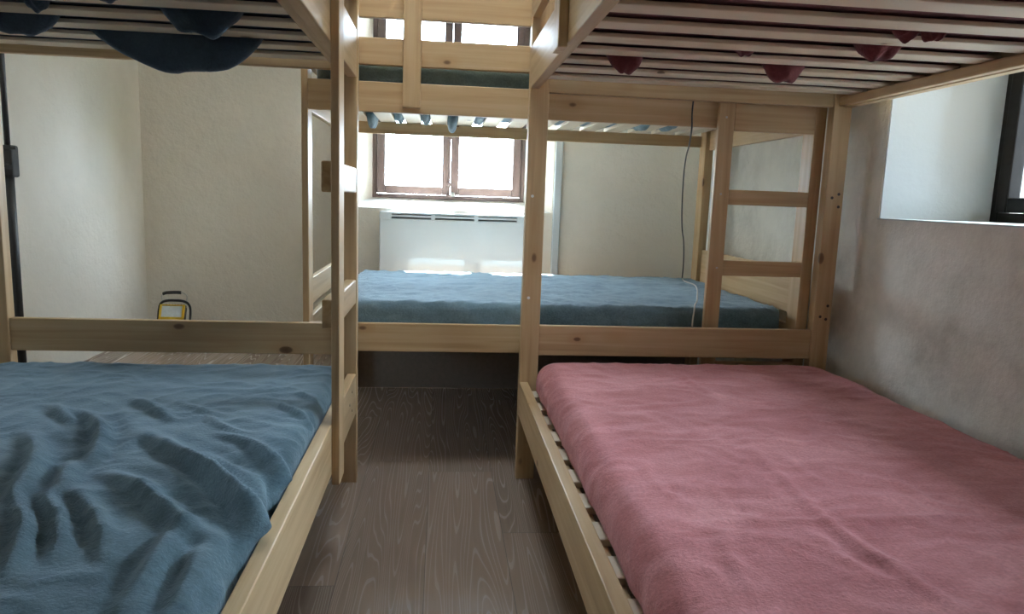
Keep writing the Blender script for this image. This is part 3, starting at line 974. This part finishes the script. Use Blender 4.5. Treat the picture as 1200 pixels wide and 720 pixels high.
# ------------------------------------------------------------------ electric panel radiator under the window
rad = thing('radiator', 'white flat panel radiator on the wall under the far window', 'radiator', (0.07, 4.53, 0.25))
RA, RB, RYF, RYK, RZa, RZb = -0.372, 0.535, 4.455, 4.57, 0.25, 1.018
bm = bmesh.new()
add_box(bm, RA, RB, RYF, RYK, RZa, RZb - 0.040, 0.008, 3)
add_box(bm, RA, RB, RYF, RYK, RZb - 0.013, RZb, 0.005, 3)
add_box(bm, RA, RA + 0.06, RYF, RYK, RZb - 0.046, RZb - 0.008, 0.003)
add_box(bm, RB - 0.06, RB, RYF, RYK, RZb - 0.046, RZb - 0.008, 0.003)
from_bm('panel', bm, M_WHITE, rad)
bm = bmesh.new()
add_box(bm, RA + 0.05, RB - 0.05, RYF + 0.05, RYF + 0.055, RZb - 0.044, RZb - 0.010)
from_bm('grille_back', bm, M_GRILLE, rad)
bm = bmesh.new()
add_box(bm, RA + 0.05, RB - 0.05, RYF + 0.002, RYF + 0.04, RZb - 0.031, RZb - 0.019, 0.001)
for i in range(4):
    xx = RA + 0.06 + (RB - RA - 0.12) * i / 3
    add_box(bm, xx - 0.012, xx + 0.012, RYF + 0.001, RYF + 0.04, RZb - 0.044, RZb - 0.010, 0.001)
from_bm('grille', bm, M_WHITE, rad)
bm = bmesh.new()
for xx in (RA + 0.15, RB - 0.15):
    add_box(bm, xx - 0.02, xx + 0.02, RYK - 0.005, YW - 0.001, RZa + 0.1, RZb - 0.15, 0.003)
from_bm('wall_bracket', bm, M_WHITE, rad)

# ------------------------------------------------------------------ thin cable hanging from the far bunk
pts = [(0.975, 2.832, 1.60), (0.969, 2.832, 1.49), (0.973, 2.836, 1.42), (1.03, 3.02, 1.37), (1.114, 3.30, 1.335), (1.15, 3.42, 1.24), (1.18, 3.50, 1.10),
       (1.205, 3.55, 1.0), (1.235, 3.60, 0.93), (1.262, 3.66, 0.83), (1.285, 3.73, 0.735)]
bm = bmesh.new(); add_tube(bm, smooth_path(pts, 6), 0.0032, 8)
cab = from_bm('cable', bm, M_CABLE_DARK, None, True, origin=(0.975, 2.832, 1.0))
tag(cab, 'thin cable hanging from the far bunk rail and trailing over its lower mattress', 'cable')
pts = [(1.285, 3.73, 0.740), (1.30, 3.74, 0.718), (1.305, 3.60, 0.715), (1.25, 3.40, 0.715), (1.15, 3.12, 0.715), (1.095, 2.97, 0.715), (1.065, 2.908, 0.710), (1.055, 2.884, 0.690), (1.05, 2.879, 0.655), (1.048, 2.877, 0.622)]
bm = bmesh.new(); add_tube(bm, smooth_path(pts, 6), 0.0034, 8)
cw = from_bm('cable_lower_run', bm, M_CABLE, cab, True)

# ------------------------------------------------------------------ portable work light on the floor of the bay
wl = thing('work_light', 'yellow and black portable work light on the floor by the left corner', 'work light', (-1.975, 5.50, 0))
wl.scale = (0.84, 1, 1)
def tilt_box(bm, cx, cyy, cz, w, d, h, ang, bev):
    t2 = bmesh.new()
    add_box(t2, -w / 2, w / 2, -d / 2, d / 2, -h / 2, h / 2, bev)
    t2.transform(Matrix.Translation((cx, cyy, cz)) @ Matrix.Rotation(ang, 4, 'X'))
    tmp = bpy.data.meshes.new('tmp'); t2.to_mesh(tmp); t2.free(); bm.from_mesh(tmp); bpy.data.meshes.remove(tmp)
TA = math.radians(-24)
bm = bmesh.new(); tilt_box(bm, -1.960, 5.515, 0.185, 0.20, 0.06, 0.115, TA, 0.012)
for i in range(7):
    tilt_box(bm, -1.960 - 0.075 + i * 0.025, 5.555, 0.20, 0.007, 0.05, 0.09, TA, 0.001)
from_bm('housing', bm, M_BLACK, wl)
dirn = Matrix.Rotation(TA, 4, 'X') @ Vector((0, -1, 0))
upn = Matrix.Rotation(TA, 4, 'X') @ Vector((0, 0, 1))
bm = bmesh.new()
cc = Vector((-1.960, 5.515, 0.185)) + dirn * 0.042
for w, h, du, dxx in ((0.21, 0.026, -0.050, 0), (0.21, 0.008, 0.054, 0), (0.018, 0.11, 0, -0.096), (0.018, 0.11, 0, 0.096)):
    p = cc + upn * du + Vector((dxx, 0, 0))
    tilt_box(bm, p.x, p.y, p.z, w, 0.02, h, TA, 0.004)
from_bm('bezel', bm, M_YELLOW, wl)
bm = bmesh.new()
p = cc - dirn * 0.003
tilt_box(bm, p.x, p.y, p.z + 0.004, 0.178, 0.006, 0.09, TA, 0.001)
from_bm('lens', bm, M_LENS, wl)
bm = bmesh.new()
loop = [(-2.090, 5.46, 0.012), (-2.093, 5.50, 0.10), (-2.095, 5.54, 0.215), (-2.075, 5.55, 0.262), (-2.025, 5.552, 0.278), (-1.960, 5.552, 0.280), (-1.895, 5.552, 0.276), (-1.847, 5.55, 0.255), (-1.827, 5.54, 0.205), (-1.825, 5.50, 0.10), (-1.828, 5.46, 0.012)]
add_tube(bm, smooth_path(loop, 5), 0.010, 10)
add_tube(bm, smooth_path([(-2.090, 5.38, 0.011), (-2.090, 5.5, 0.011), (-2.090, 5.64, 0.011)], 3), 0.010, 10)
add_tube(bm, smooth_path([(-1.828, 5.38, 0.011), (-1.828, 5.5, 0.011), (-1.828, 5.64, 0.011)], 3), 0.010, 10)
add_tube(bm, [(-2.090, 5.64, 0.011), (-1.828, 5.64, 0.011)], 0.010, 10)
from_bm('tube_stand', bm, M_BLACK, wl, True)
bm = bmesh.new()
add_tube(bm, smooth_path([(-2.065, 5.552, 0.268), (-2.073, 5.555, 0.315), (-2.035, 5.556, 0.337), (-1.960, 5.556, 0.340), (-1.895, 5.556, 0.338), (-1.860, 5.555, 0.315), (-1.865, 5.552, 0.268)], 5), 0.004, 8)
h = from_bm('handle', bm, M_STEEL, wl, True)
bm = bmesh.new(); add_tube(bm, smooth_path([(-2.063, 5.556, 0.327), (-2.035, 5.556, 0.336), (-1.960, 5.556, 0.340), (-1.910, 5.556, 0.339)], 5), 0.012, 12)
from_bm('handle_grip', bm, M_RUBBER, h, True)

# ------------------------------------------------------------------ black stand at the far left
st = thing('tripod_stand', 'black tubular tripod stand by the left wall behind the left bunk', 'stand', (-2.0, 3.62, 0))
sx, sy2 = -2.0, 3.62
bm = bmesh.new(); add_tube(bm, [(sx, sy2, 0.10), (sx, sy2, 1.26)], 0.0195, 16); from_bm('lower_tube', bm, M_BLACK, st, True)
bm = bmesh.new(); add_tube(bm, [(sx, sy2, 1.2), (sx, sy2, 1.95)], 0.0125, 16); from_bm('upper_tube', bm, M_BLACK, st, True)
bm = bmesh.new()
add_box(bm, sx - 0.033, sx + 0.033, sy2 - 0.03, sy2 + 0.03, 1.14, 1.285, 0.009)
add_box(bm, sx - 0.02, sx + 0.03, sy2 - 0.035, sy2 + 0.02, 1.262, 1.285, 0.004)
cl = from_bm('clamp', bm, M_RUBBER, st)
bm = bmesh.new(); add_tube(bm, [(sx, sy2 - 0.02, 1.27), (sx + 0.055, sy2 - 0.03, 1.273)], 0.008, 10); add_tube(bm, [(sx - 0.0, sy2 - 0.02, 1.19), (sx + 0.03, sy2 - 0.045, 1.185)], 0.012, 10)
from_bm('clamp_knob', bm, M_RUBBER, cl)
for a in (0.5, 2.6, 4.7):
    bm = bmesh.new()
    ex, ey = sx + 0.22 * math.cos(a), sy2 + 0.22 * math.sin(a)
    add_tube(bm, [(sx + 0.01 * math.cos(a), sy2 + 0.01 * math.sin(a), 0.19), (ex, ey, 0.015)], 0.010, 10)
    lg = from_bm('leg', bm, M_BLACK, st, True)
    bm = bmesh.new(); add_tube(bm, [(ex - 0.006 * math.cos(a), ey - 0.006 * math.sin(a), 0.028), (ex + 0.004 * math.cos(a), ey + 0.004 * math.sin(a), 0.002)], 0.014, 10)
    from_bm('rubber_foot', bm, M_RUBBER, lg, True)
